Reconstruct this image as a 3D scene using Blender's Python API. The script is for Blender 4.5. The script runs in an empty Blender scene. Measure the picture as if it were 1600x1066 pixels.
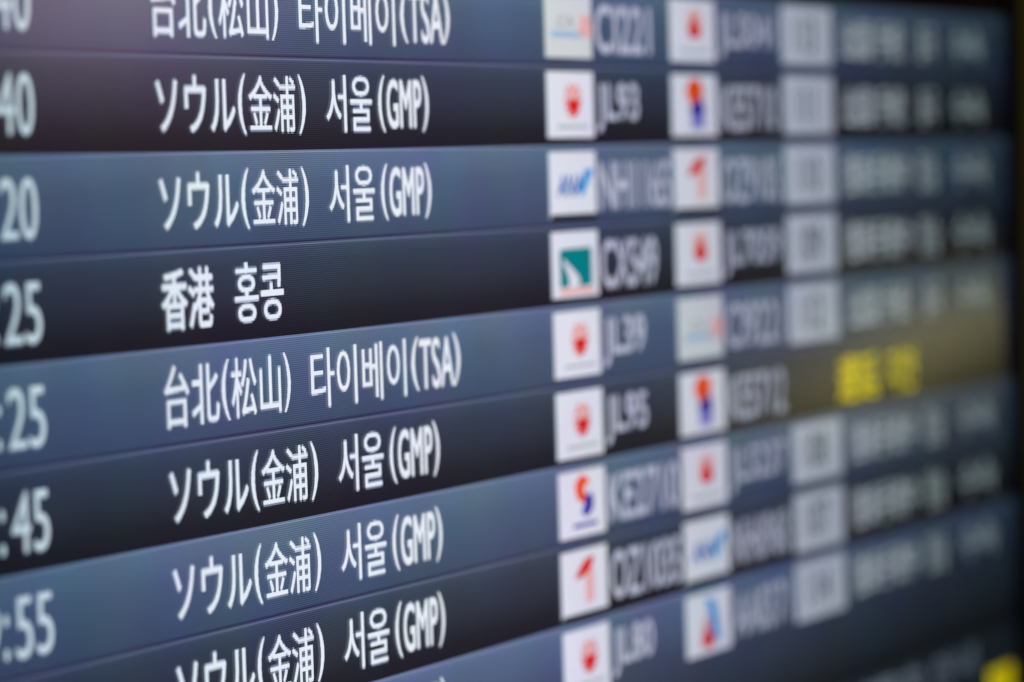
import bpy, math, random
import numpy as np
from mathutils import Matrix, Vector

# ---------------------------------------------------------------- camera, world, light, exposure
P = 0.037                 # height of one flight row on the display (metres)
LINES = 45                # LCD pixel lines in one row
PX = P / LINES
BASE_Z = 2.60             # height of the top edge of the first full flight row
F_PX = 5200.0
R = np.array([[0.4800661855737106, 0.030776781439310674, -0.8766922191926563],
              [-0.05965126490256546, 0.9982164438001724, 0.0023786387832467303],
              [0.8752017961957297, 0.05115389575754818, 0.4810458344945877]])
O = np.array([-0.13612748645124892, -0.14475118977152396, 1.2475011483624305])

def b2w(p):               # board coordinates (right, down, away) -> world
    return Vector((p[0], p[2], BASE_Z - p[1]))
def b2wd(p):
    return Vector((p[0], p[2], -p[1]))

sc = bpy.context.scene
col = sc.collection
cam_d = bpy.data.cameras.new('camera')
cam = bpy.data.objects.new('camera', cam_d)
col.objects.link(cam)
right, down, fwd = (b2wd(R[i]) for i in range(3))
cm = Matrix((right, -down, -fwd)).transposed().to_4x4()
cm.translation = b2w(-R.T @ O)
cam.matrix_world = cm
cam_d.sensor_width = 36
cam_d.lens = F_PX / 1600 * 36
cam_d.clip_start = 0.05
cam_d.clip_end = 200
cam_d.dof.use_dof = True
def px_to_u(x, y):
    K = np.array([[F_PX, 0, 800], [0, F_PX, 533], [0, 0, 1]])
    h = np.linalg.inv(K @ np.stack([R[:, 0], R[:, 1], O], 1))
    q = h @ np.array([x, y, 1.0])
    return q[0] / q[2], q[1] / q[2]
fu, fv = px_to_u(470, 533)
ZF = float((O + R[:, 0] * fu + R[:, 1] * fv)[2])
cam_d.dof.focus_distance = ZF
cam_d.dof.aperture_fstop = cam_d.lens / 1000 / (110.0 * ZF / F_PX)
cam_d.dof.aperture_blades = 0
sc.camera = cam

world = bpy.data.worlds.new('World')
sc.world = world
world.use_nodes = True
wb = world.node_tree.nodes['Background']
wb.inputs['Color'].default_value = (0.30, 0.34, 0.45, 1)
wb.inputs['Strength'].default_value = 0.028

sc.view_settings.view_transform = 'Standard'
sc.view_settings.look = 'None'
sc.view_settings.exposure = 0
sc.view_settings.gamma = 1
sc.cycles.max_bounces = 4
sc.cycles.use_denoising = True

CAMW = b2w(-R.T @ O)
def mirror_point(x, y, dist):     # a point in the hall that the glass shows at this place of the board
    u, v = px_to_u(x, y)
    p = Vector((u, 0, BASE_Z - v))
    d = (p - CAMW).normalized()
    d.y = -d.y
    return p, p + d * dist

def hall_lamp(name, a, b, width, dist, color, power):
    pa, A = mirror_point(*a, dist)
    pb, Bp = mirror_point(*b, dist)
    mid = (A + Bp) / 2
    xa = (Bp - A)
    length = xa.length
    xa.normalize()
    z = (mid - (pa + pb) / 2).normalized()
    z = (z - xa * z.dot(xa)).normalized()
    y = z.cross(xa)
    ld = bpy.data.lights.new(name, 'AREA')
    ld.shape = 'ELLIPSE'
    ld.size = length
    ld.size_y = width
    ld.color = color
    ld.energy = power
    lo = bpy.data.objects.new(name, ld)
    m = Matrix((xa, y, z)).transposed().to_4x4()
    m.translation = mid
    lo.matrix_world = m
    col.objects.link(lo)
hall_lamp('warm_hall_lamp', (1600, 436), (1200, 668), 0.018, 1.2, (1.0, 0.88, 0.32), 0.105)
hall_lamp('pink_hall_lamp', (-70, -60), (330, -40), 0.14, 1.5, (1.0, 0.42, 0.42), 0.32)

# ---------------------------------------------------------------- helpers
def lin(c):
    o = []
    for v in c:
        v = v / 255
        o.append(v / 12.92 if v <= 0.04045 else ((v + 0.055) / 1.055) ** 2.4)
    return (*o, 1)

def lcd(name, ramp=None, color=None, grid=0.3, strength=1.0, tint=0.12):
    """A lit patch of the LCD panel: emission with the panel's pixel lines under an anti-glare front."""
    m = bpy.data.materials.new(name)
    m.use_nodes = True
    nt = m.node_tree
    N, L = nt.nodes, nt.links
    bs = N['Principled BSDF']
    bs.inputs['Base Color'].default_value = (0.006, 0.006, 0.008, 1)
    bs.inputs['Roughness'].default_value = 0.2
    bs.inputs['Specular IOR Level'].default_value = 0.5
    if ramp:
        uv = N.new('ShaderNodeUVMap'); uv.uv_map = 'UVMap'
        sp = N.new('ShaderNodeSeparateXYZ'); L.new(uv.outputs[0], sp.inputs[0])
        cr = N.new('ShaderNodeValToRGB')
        els = cr.color_ramp.elements
        while len(els) < len(ramp): els.new(0.5)
        for e, (pos, c) in zip(els, ramp):
            e.position = pos; e.color = lin(c)
        L.new(sp.outputs['Y'], cr.inputs[0])
        csock = cr.outputs[0]
    else:
        rgb = N.new('ShaderNodeRGB'); rgb.outputs[0].default_value = lin(color)
        csock = rgb.outputs[0]
    geo = N.new('ShaderNodeNewGeometry')
    # uneven colour of the backlight
    no = N.new('ShaderNodeTexNoise'); no.inputs['Scale'].default_value = 22; no.inputs['Detail'].default_value = 1.5
    L.new(geo.outputs['Position'], no.inputs['Vector'])
    mr = N.new('ShaderNodeVectorMath'); mr.operation = 'MULTIPLY_ADD'
    L.new(no.outputs['Color'], mr.inputs[0])
    mr.inputs[1].default_value = (tint * 4,) * 3
    mr.inputs[2].default_value = (1 - tint * 2,) * 3
    t = N.new('ShaderNodeVectorMath'); t.operation = 'MULTIPLY'
    L.new(csock, t.inputs[0]); L.new(mr.outputs[0], t.inputs[1])
    # dark lines between the pixel lines
    sp2 = N.new('ShaderNodeSeparateXYZ'); L.new(geo.outputs['Position'], sp2.inputs[0])
    a = N.new('ShaderNodeMath'); a.operation = 'MULTIPLY_ADD'
    a.inputs[1].default_value = 2 * math.pi / PX
    a.inputs[2].default_value = -2 * math.pi / PX * BASE_Z + math.pi
    L.new(sp2.outputs['Z'], a.inputs[0])
    c = N.new('ShaderNodeMath'); c.operation = 'COSINE'; L.new(a.outputs[0], c.inputs[0])
    g = N.new('ShaderNodeMapRange')
    g.inputs['From Min'].default_value = -1; g.inputs['From Max'].default_value = 1
    g.inputs['To Min'].default_value = 1 + grid * 0.8; g.inputs['To Max'].default_value = 1 - grid
    L.new(c.outputs[0], g.inputs['Value'])
    # an LCD loses light at grazing view; the first stop paints in lens vignetting
    lw = N.new('ShaderNodeLayerWeight'); lw.inputs['Blend'].default_value = 0.5
    fc = N.new('ShaderNodeValToRGB')
    fe = fc.color_ramp.elements
    pts = [(0.385, (0.54, .70, .70)), (0.44, (0.94, 1.0, 1.0)), (0.52, (1, 1, .98)), (0.56, (.77, .79, .80)), (0.60, (.48, .52, .52)), (0.635, (.26, .31, .28)), (0.66, (.13, .19, .18))]
    while len(fe) < len(pts): fe.new(0.5)
    for e, (p_, v_) in zip(fe, pts):
        e.position = p_; e.color = (*v_, 1)
    L.new(lw.outputs['Facing'], fc.inputs[0])
    t2 = N.new('ShaderNodeVectorMath'); t2.operation = 'MULTIPLY'
    L.new(t.outputs[0], t2.inputs[0]); L.new(fc.outputs[0], t2.inputs[1])
    t3 = N.new('ShaderNodeVectorMath'); t3.operation = 'SCALE'
    L.new(t2.outputs[0], t3.inputs[0]); L.new(g.outputs[0], t3.inputs['Scale'])
    L.new(t3.outputs[0], bs.inputs['Emission Color'])
    bs.inputs['Emission Strength'].default_value = strength
    return m

def solid(name, color, rough, bump=0.0):
    m = bpy.data.materials.new(name)
    m.use_nodes = True
    nt = m.node_tree; N, L = nt.nodes, nt.links
    bs = N['Principled BSDF']
    bs.inputs['Roughness'].default_value = rough
    no = N.new('ShaderNodeTexNoise'); no.inputs['Scale'].default_value = 60; no.inputs['Detail'].default_value = 5
    mx = N.new('ShaderNodeMix'); mx.data_type = 'RGBA'
    mx.inputs[6].default_value = (*[v * 0.75 for v in color], 1)
    mx.inputs[7].default_value = (*[min(1, v * 1.25) for v in color], 1)
    L.new(no.outputs[0], mx.inputs[0]); L.new(mx.outputs[2], bs.inputs['Base Color'])
    if bump:
        b = N.new('ShaderNodeBump'); b.inputs['Strength'].default_value = bump; b.inputs['Distance'].default_value = 0.001
        L.new(no.outputs[0], b.inputs['Height']); L.new(b.outputs[0], bs.inputs['Normal'])
    return m

LIGHT = [(0.0, (44, 42, 72)), (0.022, (54, 56, 86)), (0.036, (66, 78, 107)), (0.30, (73, 87, 117)), (0.62, (80, 96, 126)),
         (0.90, (92, 110, 141)), (0.965, (95, 112, 143)), (0.978, (122, 136, 172)), (1.0, (114, 128, 166))]
DARK = [(0.0, (33, 30, 42)), (0.20, (38, 37, 47)), (0.50, (50, 53, 69)), (0.80, (57, 64, 84)), (0.945, (64, 73, 97)),
        (0.966, (72, 82, 110)), (0.976, (98, 107, 136)), (0.99, (94, 104, 134)), (1.0, (70, 76, 104))]
FOOT = [(0.0, (44, 46, 52)), (0.3, (48, 53, 62)), (0.92, (54, 60, 72)), (1.0, (40, 42, 48))]
LAST = [(0.0, (40, 40, 48)), (0.04, (40, 42, 50)), (0.25, (56, 62, 78)), (0.6, (70, 80, 106)), (0.93, (90, 106, 142)), (0.978, (98, 114, 152)), (0.99, (122, 134, 172)), (1.0, (116, 128, 168))]
M = {
    'last': lcd('lcd_slate_blue_tall_row', ramp=LAST, grid=0.42),
    'light': lcd('lcd_slate_blue_row', ramp=LIGHT, grid=0.42),
    'dark': lcd('lcd_charcoal_row', ramp=DARK, grid=0.50),
    'foot': lcd('lcd_message_row', ramp=FOOT, grid=0.2),
    'text': lcd('lcd_white_lettering', color=(234, 238, 250), grid=0.06, tint=0.03),
    'text_mid': lcd('lcd_white_lettering_edge', color=(186, 192, 212), grid=0.1, tint=0.03),
    'text_low': lcd('lcd_white_lettering_faint_edge', color=(124, 132, 158), grid=0.2, tint=0.03),
    'num': lcd('lcd_flight_lettering', color=(196, 198, 222), grid=0.06, tint=0.03),
    'num_mid': lcd('lcd_flight_lettering_edge', color=(150, 155, 180), grid=0.06, tint=0.03),
    'tile': lcd('lcd_white_tile', color=(228, 228, 244), grid=0.08, tint=0.04),
    'tile_ivory': lcd('lcd_ivory_tile', color=(214, 218, 226), grid=0.08, tint=0.04),
    'box': lcd('lcd_counter_box', color=(218, 220, 240), grid=0.05, tint=0.03),
    'ink': lcd('lcd_box_digits', color=(70, 82, 92), grid=0.05, tint=0.03),
    'red': lcd('lcd_red', color=(220, 28, 26), grid=0.1, tint=0.05),
    'pale_red': lcd('lcd_pale_red', color=(236, 178, 178), grid=0.1, tint=0.05),
    'orange': lcd('lcd_orange', color=(240, 80, 20), grid=0.1, tint=0.05),
    'blue': lcd('lcd_blue', color=(30, 92, 184), grid=0.1, tint=0.05),
    'sky': lcd('lcd_sky_blue', color=(40, 150, 224), grid=0.1, tint=0.05),
    'navy': lcd('lcd_navy', color=(36, 34, 160), grid=0.1, tint=0.05),
    'violet': lcd('lcd_violet', color=(126, 126, 206), grid=0.1, tint=0.05),
    'teal': lcd('lcd_teal', color=(0, 128, 138), grid=0.1, tint=0.05),
    'grey': lcd('lcd_grey', color=(172, 182, 186), grid=0.1, tint=0.05),
    'paleblue': lcd('lcd_pale_blue', color=(158, 190, 222), grid=0.1, tint=0.05),
    'bar': lcd('lcd_tile_bar', color=(34, 34, 40), grid=0.1, tint=0.05),  # dark strip at the foot of some tile images
    'yellow': lcd('lcd_yellow_lettering', color=(255, 228, 0), grid=0.0, tint=0.03, strength=1.35),
    'yellow_block': lcd('lcd_yellow_block', color=(255, 206, 0), grid=0.0, tint=0.03, strength=2.6),
    'shell': solid('black_powder_coat', (0.010, 0.010, 0.011), 0.45, 0.2),
    'gasket': solid('black_rubber', (0.006, 0.006, 0.006), 0.7),
    'wall': solid('olive_wall_paint', (0.42, 0.50, 0.05), 0.8, 0.3),
}

def link(name, me, parent=None):
    o = bpy.data.objects.new(name, me)
    col.objects.link(o)
    if parent: o.parent = parent
    return o

def mesh(name, verts, faces, mats, idx=None, uvs=None, parent=None):
    me = bpy.data.meshes.new(name)
    me.from_pydata(verts, [], faces)
    for m in mats: me.materials.append(m)
    if idx is not None:
        me.polygons.foreach_set('material_index', idx)
    if uvs is not None:
        ul = me.uv_layers.new(name='UVMap')
        k = 0
        for f, fuv in zip(faces, uvs):
            for c in fuv:
                ul.data[k].uv = c; k += 1
    me.update()
    return link(name, me, parent)

def box_data(x0, x1, y0, y1, z0, z1):
    v = [(x0, y0, z0), (x1, y0, z0), (x1, y1, z0), (x0, y1, z0), (x0, y0, z1), (x1, y0, z1), (x1, y1, z1), (x0, y1, z1)]
    f = [(0, 1, 5, 4), (1, 2, 6, 5), (2, 3, 7, 6), (3, 0, 4, 7), (4, 5, 6, 7), (3, 2, 1, 0)]
    return v, f

def bevel_box(name, x0, x1, y0, y1, z0, z1, mat, parent, r=0.002):
    import bmesh
    bm = bmesh.new()
    v, f = box_data(x0, x1, y0, y1, z0, z1)
    vs = [bm.verts.new(p) for p in v]
    for q in f: bm.faces.new([vs[i] for i in q])
    bmesh.ops.bevel(bm, geom=list(bm.edges), offset=r, segments=3, profile=0.5, affect='EDGES')
    me = bpy.data.meshes.new(name); bm.to_mesh(me); bm.free()
    me.materials.append(mat)
    return link(name, me, parent)

# ---------------------------------------------------------------- lettering
_cache = {}
def tris_of(s, bold):
    key = (s, bold)
    if key in _cache: return _cache[key]
    cu = bpy.data.curves.new('lettering', 'FONT')
    cu.body = s
    cu.size = 1.0
    cu.offset = bold
    cu.resolution_u = 4
    o = bpy.data.objects.new('lettering', cu)
    col.objects.link(o)
    dg = bpy.context.evaluated_depsgraph_get()
    dg.update()
    me = bpy.data.meshes.new_from_object(o.evaluated_get(dg))
    me.calc_loop_triangles()
    co = np.zeros(len(me.vertices) * 3); me.vertices.foreach_get('co', co); co = co.reshape(-1, 3)[:, :2]
    tr = np.zeros(len(me.loop_triangles) * 3, dtype=np.int32); me.loop_triangles.foreach_get('vertices', tr)
    T = co[tr.reshape(-1, 3)]
    bpy.data.objects.remove(o); bpy.data.curves.remove(cu); bpy.data.meshes.remove(me)
    _cache[key] = T
    return T

def place(s, u0, u1, v0, v1, bold=0.012):
    """triangles of the string fitted into the box u0..u1 (metres) x v0..v1 (rows, downwards)"""
    T = tris_of(s, 0.0).copy()
    mn = T.reshape(-1, 2).min(0); mx = T.reshape(-1, 2).max(0)
    T[..., 0] = (T[..., 0] - mn[0]) / (mx[0] - mn[0]) * (u1 - u0) + u0
    T[..., 1] = (v1 - (T[..., 1] - mn[1]) / (mx[1] - mn[1]) * (v1 - v0)) * P
    if bold > 0:          # thicken the strokes evenly
        d = bold * 0.022
        T = np.concatenate([T + np.array([dx, dy]) * d for dx, dy in ((0, 0), (1, 0), (-1, 0), (0, 1), (0, -1), (.7, .7), (-.7, .7), (.7, -.7), (-.7, -.7))])
    return T

def raster(name, pieces, mats, parent, y=-0.0006, sub=3):
    """light up the panel's pixels that the lettering covers: runs of pixels, full and half lit"""
    T = np.concatenate(pieces)
    cw = PX / sub
    umin = math.floor(T[..., 0].min() / cw) - 1
    umax = math.ceil(T[..., 0].max() / cw) + 1
    vmin = math.floor(T[..., 1].min() / PX)
    vmax = math.ceil(T[..., 1].max() / PX)
    W = umax - umin
    verts, faces, idx = [], [], []
    cov_rows = []
    for r in range(vmin, vmax):
        acc = np.zeros(W)
        for s in range(3):
            yy = (r + (s + 0.5) / 3) * PX
            lo = T[..., 1].min(1); hi = T[..., 1].max(1)
            S = T[(lo < yy) & (hi > yy)]
            mask = np.zeros(W)
            for t in S:
                xs = []
                for i in range(3):
                    a, b = t[i], t[(i + 1) % 3]
                    if (a[1] - yy) * (b[1] - yy) < 0:
                        k = (yy - a[1]) / (b[1] - a[1])
                        xs.append(a[0] + k * (b[0] - a[0]))
                    elif a[1] == yy: xs.append(a[0])
                if len(xs) < 2: continue
                x0 = min(xs) / cw - umin; x1 = max(xs) / cw - umin
                i0, i1 = int(x0), int(x1)
                if i0 == i1: mask[i0] += x1 - x0
                else:
                    mask[i0] += i0 + 1 - x0
                    mask[i0 + 1:i1] += 1
                    mask[i1] += x1 - i1
            acc += np.minimum(mask, 1)
        acc /= 3
        if len(mats) == 3:
            lev = np.where(acc > 0.80, 3, np.where(acc > 0.50, 2, np.where(acc > 0.22, 1, 0)))
        else:
            lev = np.where(acc > 0.66, 3, np.where(acc > 0.30, 2, 0))
        cov_rows.append(lev)
        i = 0
        while i < W:
            if lev[i]:
                j = i
                while j < W and lev[j] == lev[i]: j += 1
                x0, x1 = (umin + i) * cw, (umin + j) * cw
                z0, z1 = BASE_Z - r * PX, BASE_Z - (r + 1) * PX
                b = len(verts)
                verts += [(x0, y, z1), (x1, y, z1), (x1, y, z0), (x0, y, z0)]
                faces.append((b, b + 1, b + 2, b + 3)); idx.append(3 - int(lev[i]))
                i = j
            else: i += 1
    return mesh(name, verts, faces, mats, idx, parent=parent)

# ---------------------------------------------------------------- the board
board = bpy.data.objects.new('departure_board', None)
board.location = (0, 0, 0)
col.objects.link(board)
board['label'] = 'black framed airport departure display with slate blue and charcoal flight rows'
board['category'] = 'departure board'

U0, U1 = -0.62, 0.9115
bevel_box('panel_body', U0 - 0.03, U1 + 0.0175, 0.0005, 0.075, BASE_Z - 12.6 * P, BASE_Z + 2.6 * P, M['shell'], board)
# raised frame round the panel
bevel_box('side_bezel', U1 + 0.0012, U1 + 0.0175, -0.006, 0.0003, BASE_Z - 12.6 * P, BASE_Z + 2.6 * P, M['shell'], board, 0.0015)
bevel_box('side_bezel', U0 - 0.03, U0 - 0.0012, -0.006, 0.0003, BASE_Z - 12.6 * P, BASE_Z + 2.6 * P, M['shell'], board, 0.0015)
bevel_box('top_bezel', U0 - 0.0008, U1 + 0.0008, -0.006, 0.0003, BASE_Z + 2.0 * P, BASE_Z + 2.6 * P, M['shell'], board, 0.0015)
bevel_box('bottom_bezel', U0 - 0.0008, U1 + 0.0008, -0.006, 0.0003, BASE_Z - 12.6 * P, BASE_Z - 12.03 * P, M['shell'], board, 0.0015)

def band(name, v0, v1, mat):
    z1, z0 = BASE_Z - v0 * P, BASE_Z - v1 * P
    v, f = box_data(U0, U1, 0.0, 0.0004, z0, z1)
    uv = [[(0, 0), (1, 0), (1, 1), (0, 1)]] + [[(0, 0)] * 4] * 5
    return mesh(name, v, f, [mat], uvs=uv, parent=board)

# logos: polygons in tile coordinates, x right 0..1, y down 0..1
def ell(cx, cy, rx, ry, a0=0, a1=360, n=20):
    return [(cx + rx * math.cos(math.radians(a0 + (a1 - a0) * i / n)), cy + ry * math.sin(math.radians(a0 + (a1 - a0) * i / n))) for i in range(n + (a1 - a0 < 360))]
def arc_band(cx, cy, rx, ry, t, a0, a1, n=10):
    o = ell(cx, cy, rx, ry, a0, a1, n)
    i = ell(cx, cy, rx - t, ry - t, a0, a1, n)
    return o + i[::-1]
def rect(x0, y0, x1, y1): return [(x0, y0), (x1, y0), (x1, y1), (x0, y1)]

def logo(kind):
    """list of (material key, polygon or ('txt', string, x0,x1,y0,y1))"""
    if kind == 'crane':
        L = []
        for s in (-1, 1):      # two raised wings of separate feathers closing to a ring
            for k in range(6):
                a = 95 + 28 * k
                aa = [90 + s * (a - 90 - 9), 90 + s * (a - 90 + 9)]
                a0, a1 = min(aa), max(aa)
                L.append(('red', arc_band(0.53, 0.43, 0.185, 0.27, 0.055, a0, a1, 4)))
        L.append(('pale_red', ell(0.53, 0.33, 0.11, 0.14)))
        L.append(('red', [(0.40, 0.45), (0.46, 0.405), (0.53, 0.43), (0.60, 0.405), (0.66, 0.45), (0.645, 0.54), (0.60, 0.61), (0.53, 0.69), (0.46, 0.61), (0.415, 0.54)]))
        L.append(('grey', rect(0.17, 0.81, 0.86, 0.86)))
        return 'tile', L
    if kind == 'crane_tall':
        L = [('pale_red', ell(0.53, 0.38, 0.17, 0.25)),
             ('red', [(0.53, 0.24), (0.58, 0.36), (0.68, 0.50), (0.64, 0.60), (0.53, 0.63), (0.42, 0.60), (0.38, 0.50), (0.46, 0.36)]),
             ('grey', rect(0.17, 0.80, 0.86, 0.85))]
        return 'tile', L
    if kind == 'letters':
        return 'tile', [('blue', ('txt', 'ANA', 0.13, 0.68, 0.34, 0.68)), ('sky', [(0.62, 0.68), (0.70, 0.68), (0.95, 0.27), (0.76, 0.27), (0.66, 0.50)]),
                        ('bar', rect(0.0, 0.945, 1.0, 1.04))]
    if kind == 'wing':
        return 'tile', [('teal', [(0.15, 0.31), (0.19, 0.26), (0.80, 0.25), (0.85, 0.28), (0.85, 0.80), (0.82, 0.84), (0.15, 0.84)]),
                        ('tile2', [(0.22, 0.40), (0.34, 0.50), (0.46, 0.60), (0.56, 0.70), (0.58, 0.78), (0.52, 0.845), (0.34, 0.845), (0.35, 0.74), (0.30, 0.60), (0.235, 0.50)]),
                        ('red', rect(0.22, 0.885, 0.86, 0.925)), ('pale_red', rect(0.14, 0.862, 0.90, 0.95))]
    if kind == 'swirl':
        return 'tile', [('orange', ell(0.50, 0.27, 0.165, 0.19)), ('navy', ell(0.60, 0.50, 0.13, 0.19)), ('orange2', ell(0.47, 0.37, 0.10, 0.12)),
                        ('tile2', ell(0.60, 0.30, 0.07, 0.085)), ('tile2', ell(0.47, 0.55, 0.065, 0.075)), ('navy2', ell(0.56, 0.62, 0.09, 0.09)),
                        ('navy', rect(0.27, 0.80, 0.80, 0.86))]
    if kind == 'swirl_tall':
        return 'tile', [('orange', ell(0.50, 0.27, 0.19, 0.21)), ('navy', ell(0.55, 0.56, 0.16, 0.19)), ('orange2', ell(0.46, 0.37, 0.10, 0.12)),
                        ('violet', rect(0.40, 0.66, 0.70, 0.88))]
    if kind == 'arrow':
        return 'tile', [('red', [(0.28, 0.42), (0.38, 0.27), (0.52, 0.15), (0.70, 0.11), (0.69, 0.20), (0.62, 0.33), (0.48, 0.40), (0.36, 0.44)]),
                        ('pale_red', [(0.50, 0.40), (0.69, 0.30), (0.685, 0.80), (0.51, 0.84)]), ('bar', rect(0.0, 0.955, 1.0, 1.04))]
    if kind == 'blossom':
        return 'tile_ivory', [('paleblue', rect(0.12, 0.60, 0.78, 0.70)), ('grey', ('txt', 'CA', 0.20, 0.60, 0.36, 0.54))] + \
               [('pale_red', ell(0.85 + 0.09 * math.cos(a), 0.52 + 0.11 * math.sin(a), 0.075, 0.09, n=10)) for a in (0.3, 1.55, 2.8, 4.1, 5.35)]
    if kind == 'eagle':
        return 'tile', [('sky', [(0.42, 0.08), (0.62, 0.14), (0.70, 0.44), (0.74, 0.84), (0.60, 0.80), (0.52, 0.46)]),
                        ('red', [(0.44, 0.36), (0.54, 0.50), (0.60, 0.86), (0.46, 0.92), (0.30, 0.84), (0.36, 0.60)]),
                        ('tile2', [(0.46, 0.44), (0.50, 0.44), (0.545, 0.66), (0.49, 0.66)])]

def tile(kind, u0, u1, v0, v1, parent):
    base, L = logo(kind)
    mats, order = [], {}
    def mi(key):
        key = {'tile2': 'tile', 'orange2': 'orange', 'navy2': 'navy'}.get(key, key)
        if key not in order:
            order[key] = len(mats); mats.append(M[key])
        return order[key]
    verts, faces, idx = [], [], []
    def tp(x, y, d): return (u0 + x * (u1 - u0), d, BASE_Z - (v0 + y * (v1 - v0)) * P)
    vv, ff = box_data(u0, u1, -0.0006, -0.0001, BASE_Z - v1 * P, BASE_Z - v0 * P)
    verts += vv; faces += ff; idx += [mi(base)] * 6
    d = -0.0008
    for key, poly in L:
        if isinstance(poly, tuple) and poly[0] == 'txt':
            _, s, x0, x1, y0, y1 = poly
            T = tris_of(s, 0.03).reshape(-1, 2)
            mn, mx = T.min(0), T.max(0)
            for k in range(0, len(T), 3):
                b = len(verts)
                for q in T[k:k + 3]:
                    fy = (q[1] - mn[1]) / (mx[1] - mn[1])
                    verts.append(tp(x0 + (q[0] - mn[0]) / (mx[0] - mn[0]) * (x1 - x0) + 0.06 * fy, y1 - fy * (y1 - y0), d))
                faces.append((b, b + 1, b + 2)); idx.append(mi(key))
        else:
            b = len(verts)
            verts += [tp(x, y, d) for x, y in poly]
            faces.append(tuple(range(b, b + len(poly)))[::-1]); idx.append(mi(key))
        d -= 0.00004
    return mesh('airline_tile', verts, faces, mats, idx, parent=parent)

def seoul(r):
    a, b = r + .205, r + .80
    return [place('ソウル', .0006, .0538, a + .01, b - .005, .016), place('(', .0563, .0618, r + .185, r + .83, .004), place('金浦', .0640, .0977, a, b, .011),
            place(')', .1000, .1055, r + .185, r + .83, .004), place('서울', .1214, .1570, r + .185, r + .81, .010), place('(', .1625, .1680, r + .175, r + .815, .004),
            place('GMP', .1697, .1978, r + .22, r + .77, .018), place(')', .1987, .2042, r + .175, r + .815, .004)]
def taipei(r):
    return [place('台北', -.0008, .0356, r + .185, r + .82, .013), place('(', .0378, .0432, r + .18, r + .82, .004), place('松山', .0447, .0798, r + .18, r + .81, .010),
            place(')', .0822, .0872, r + .18, r + .82, .004), place('타이베이', .1028, .1782, r + .185, r + .83, .009), place('(', .1829, .1890, r + .175, r + .80, .004),
            place('TSA', .1900, .2188, r + .21, r + .79, .014), place(')', .2185, .2246, r + .175, r + .80, .004)]
def hongkong(r):
    return [place('香港', -.0002, .0342, r + .20, r + .82, .020), place('홍콩', .0495, .0842, r + .185, r + .81, .014)]

CH = 0.0106        # advance of one time digit
def clock(s, r):
    h, m = s.split(':')
    return [place(h, -.1287, -.1070, r + .215, r + .815, .004), place(':', -.1044, -.1018, r + .36, r + .80, .004), place(m, -.0974, -.0758, r + .215, r + .815, .004)]

def natural(s, u0, scale, v0, v1, bold):
    T = tris_of(s, 0.0)
    w = T[..., 0].max() - T[..., 0].min()
    return [place(s, u0, u0 + w * scale, v0, v1, bold)]

T1 = (.3128, .3586); T2 = (.4434, .4942); GB = (.5785, .6430)
ROWS = [
    ('light', '14:40', taipei, 'blossom', 'CI221', 'crane_tall', 'JL5041', '113', 'short'),
    ('dark', '15:40', seoul, 'crane', 'JL93', 'swirl_tall', 'KE5710', '111', 'short'),
    ('light', '16:20', seoul, 'letters', 'NH1165', 'arrow', 'OZ9105', '110', 'long'),
    ('dark', '16:25', hongkong, 'wing', 'CX549', 'crane_tall', 'JL7059', '109', 'long'),
    ('light', '18:25', taipei, 'crane', 'JL39', 'blossom', 'CI9221', '112', 'short'),
    ('dark', '19:45', seoul, 'crane', 'JL95', 'swirl_tall', 'KE5712', None, 'yellow'),
    ('light', '19:55', seoul, 'swirl', 'KE2710', 'crane_tall', 'JL5237', '108', 'long'),
    ('dark', '20:05', seoul, 'arrow', 'OZ1035', 'letters', 'NH6968', '107', 'long'),
    ('light', '23:30', seoul, 'crane', 'JL80', 'eagle', 'AA8371', '114', 'long'),
]
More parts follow.
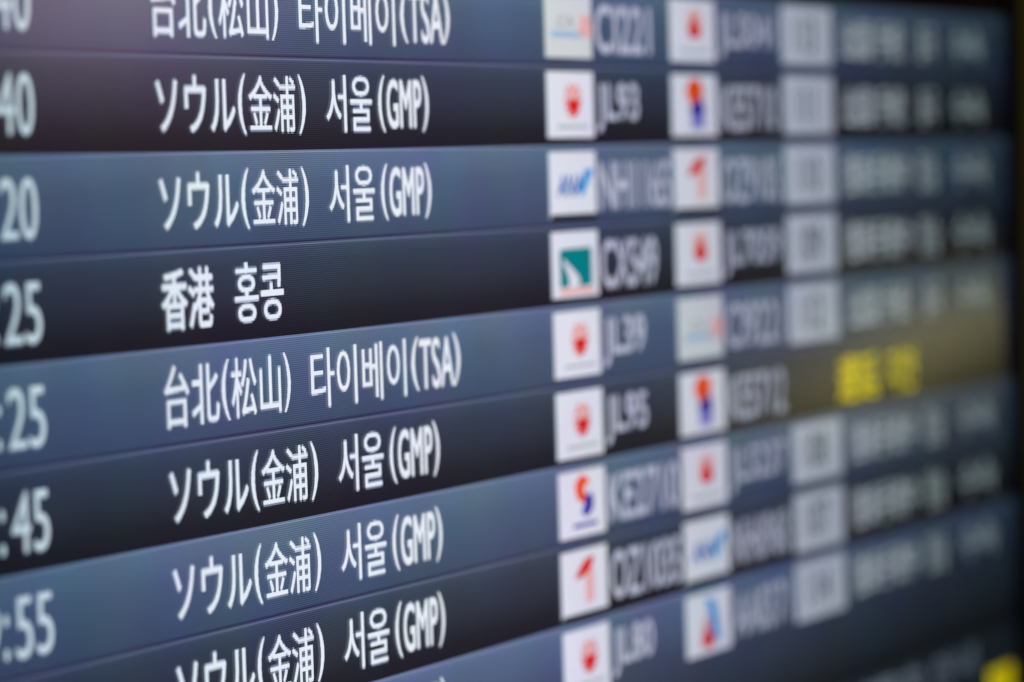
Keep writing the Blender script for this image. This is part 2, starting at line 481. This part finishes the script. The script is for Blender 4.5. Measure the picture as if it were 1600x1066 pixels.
for r, (kind, tm, dest, k1, f1, k2, f2, gate, rem) in enumerate(ROWS):
    b = band('display_row', r, 2 + r if r == 8 else r + 1, M['last' if r == 8 else kind])
    raster('departure_time', clock(tm, r), [M['text'], M['text_mid'], M['text_low']], b)
    raster('destination_text', dest(r), [M['text'], M['text_mid'], M['text_low']], b)
    off = .012 if r < 5 else .03
    tile(k1, T1[0], T1[1], r + .075 + off * .5, r + .895 + off, b)
    tile(k2, T2[0], T2[1], r + .075 + off * .5, r + .895 + off, b)
    raster('flight_number', [place(f1, .3630, .3630 + {4: .0425, 5: .058, 6: .0750}[len(f1)], r + .225, r + .825, .020)], [M['num'], M['num_mid']], b)
    raster('flight_number', [place(f2, .4995, .4995 + .0690, r + .225, r + .825, .020)], [M['num'], M['num_mid']], b)
    if gate:
        bx = mesh('counter_box', *box_data(GB[0], GB[1], -0.0006, -0.0001, BASE_Z - (r + .885 + off) * P, BASE_Z - (r + .055 + off) * P), [M['box']], parent=b)
        raster('counter_number', natural(gate, .5935, .0215, r + .235, r + .725, .012), [M['ink'], M['ink']], b, y=-0.0009)
    if rem == 'short':
        for t, a0, a1, k in (('出国', .6590, .6980, 'text'), ('手続', .7060, .7450, 'text'), ('출국', .7690, .7950, 'text'), ('수속', .8230, .8720, 'text')):
            raster('remark_text', [place(t, a0, a1, r + .22, r + .78)], [M[k], M['num_mid']], b)
    elif rem == 'long':
        for t, a0, a1, k in (('搭乗手続中', .6570, .7500, 'text'), ('탑승', .7670, .7945, 'text'), ('수속', .8210, .8760, 'text')):
            raster('remark_text', [place(t, a0, a1, r + .22, r + .79)], [M[k], M['num_mid']], b)
    else:
        for t, a0, a1 in (('遅延', .6420, .6955), ('지연', .7110, .7510)):
            raster('remark_text', [place(t, a0, a1, r + .22, r + .86, .02)], [M['yellow'], M['yellow']], b)

top = band('header_bar', -2.0, 0.0, M['gasket'])
foot = band('message_row', 10.0, 12.0, M['foot'])
raster('message_text', [place('ご案内 안내', .640, .838, 10.17, 10.66)], [M['num_mid'], M['num_mid']], foot)
mesh('yellow_marker', *box_data(.863, .9010, -0.0006, -0.0001, BASE_Z - 11.45 * P, BASE_Z - 10.74 * P), [M['yellow_block']], parent=foot)

# ---------------------------------------------------------------- wall behind the display
v, f = box_data(-2.5, 4.5, 0.16, 0.30, 0.0, 4.5)
w = mesh('back_wall', v, f, [M['wall']])
w['kind'] = 'structure'
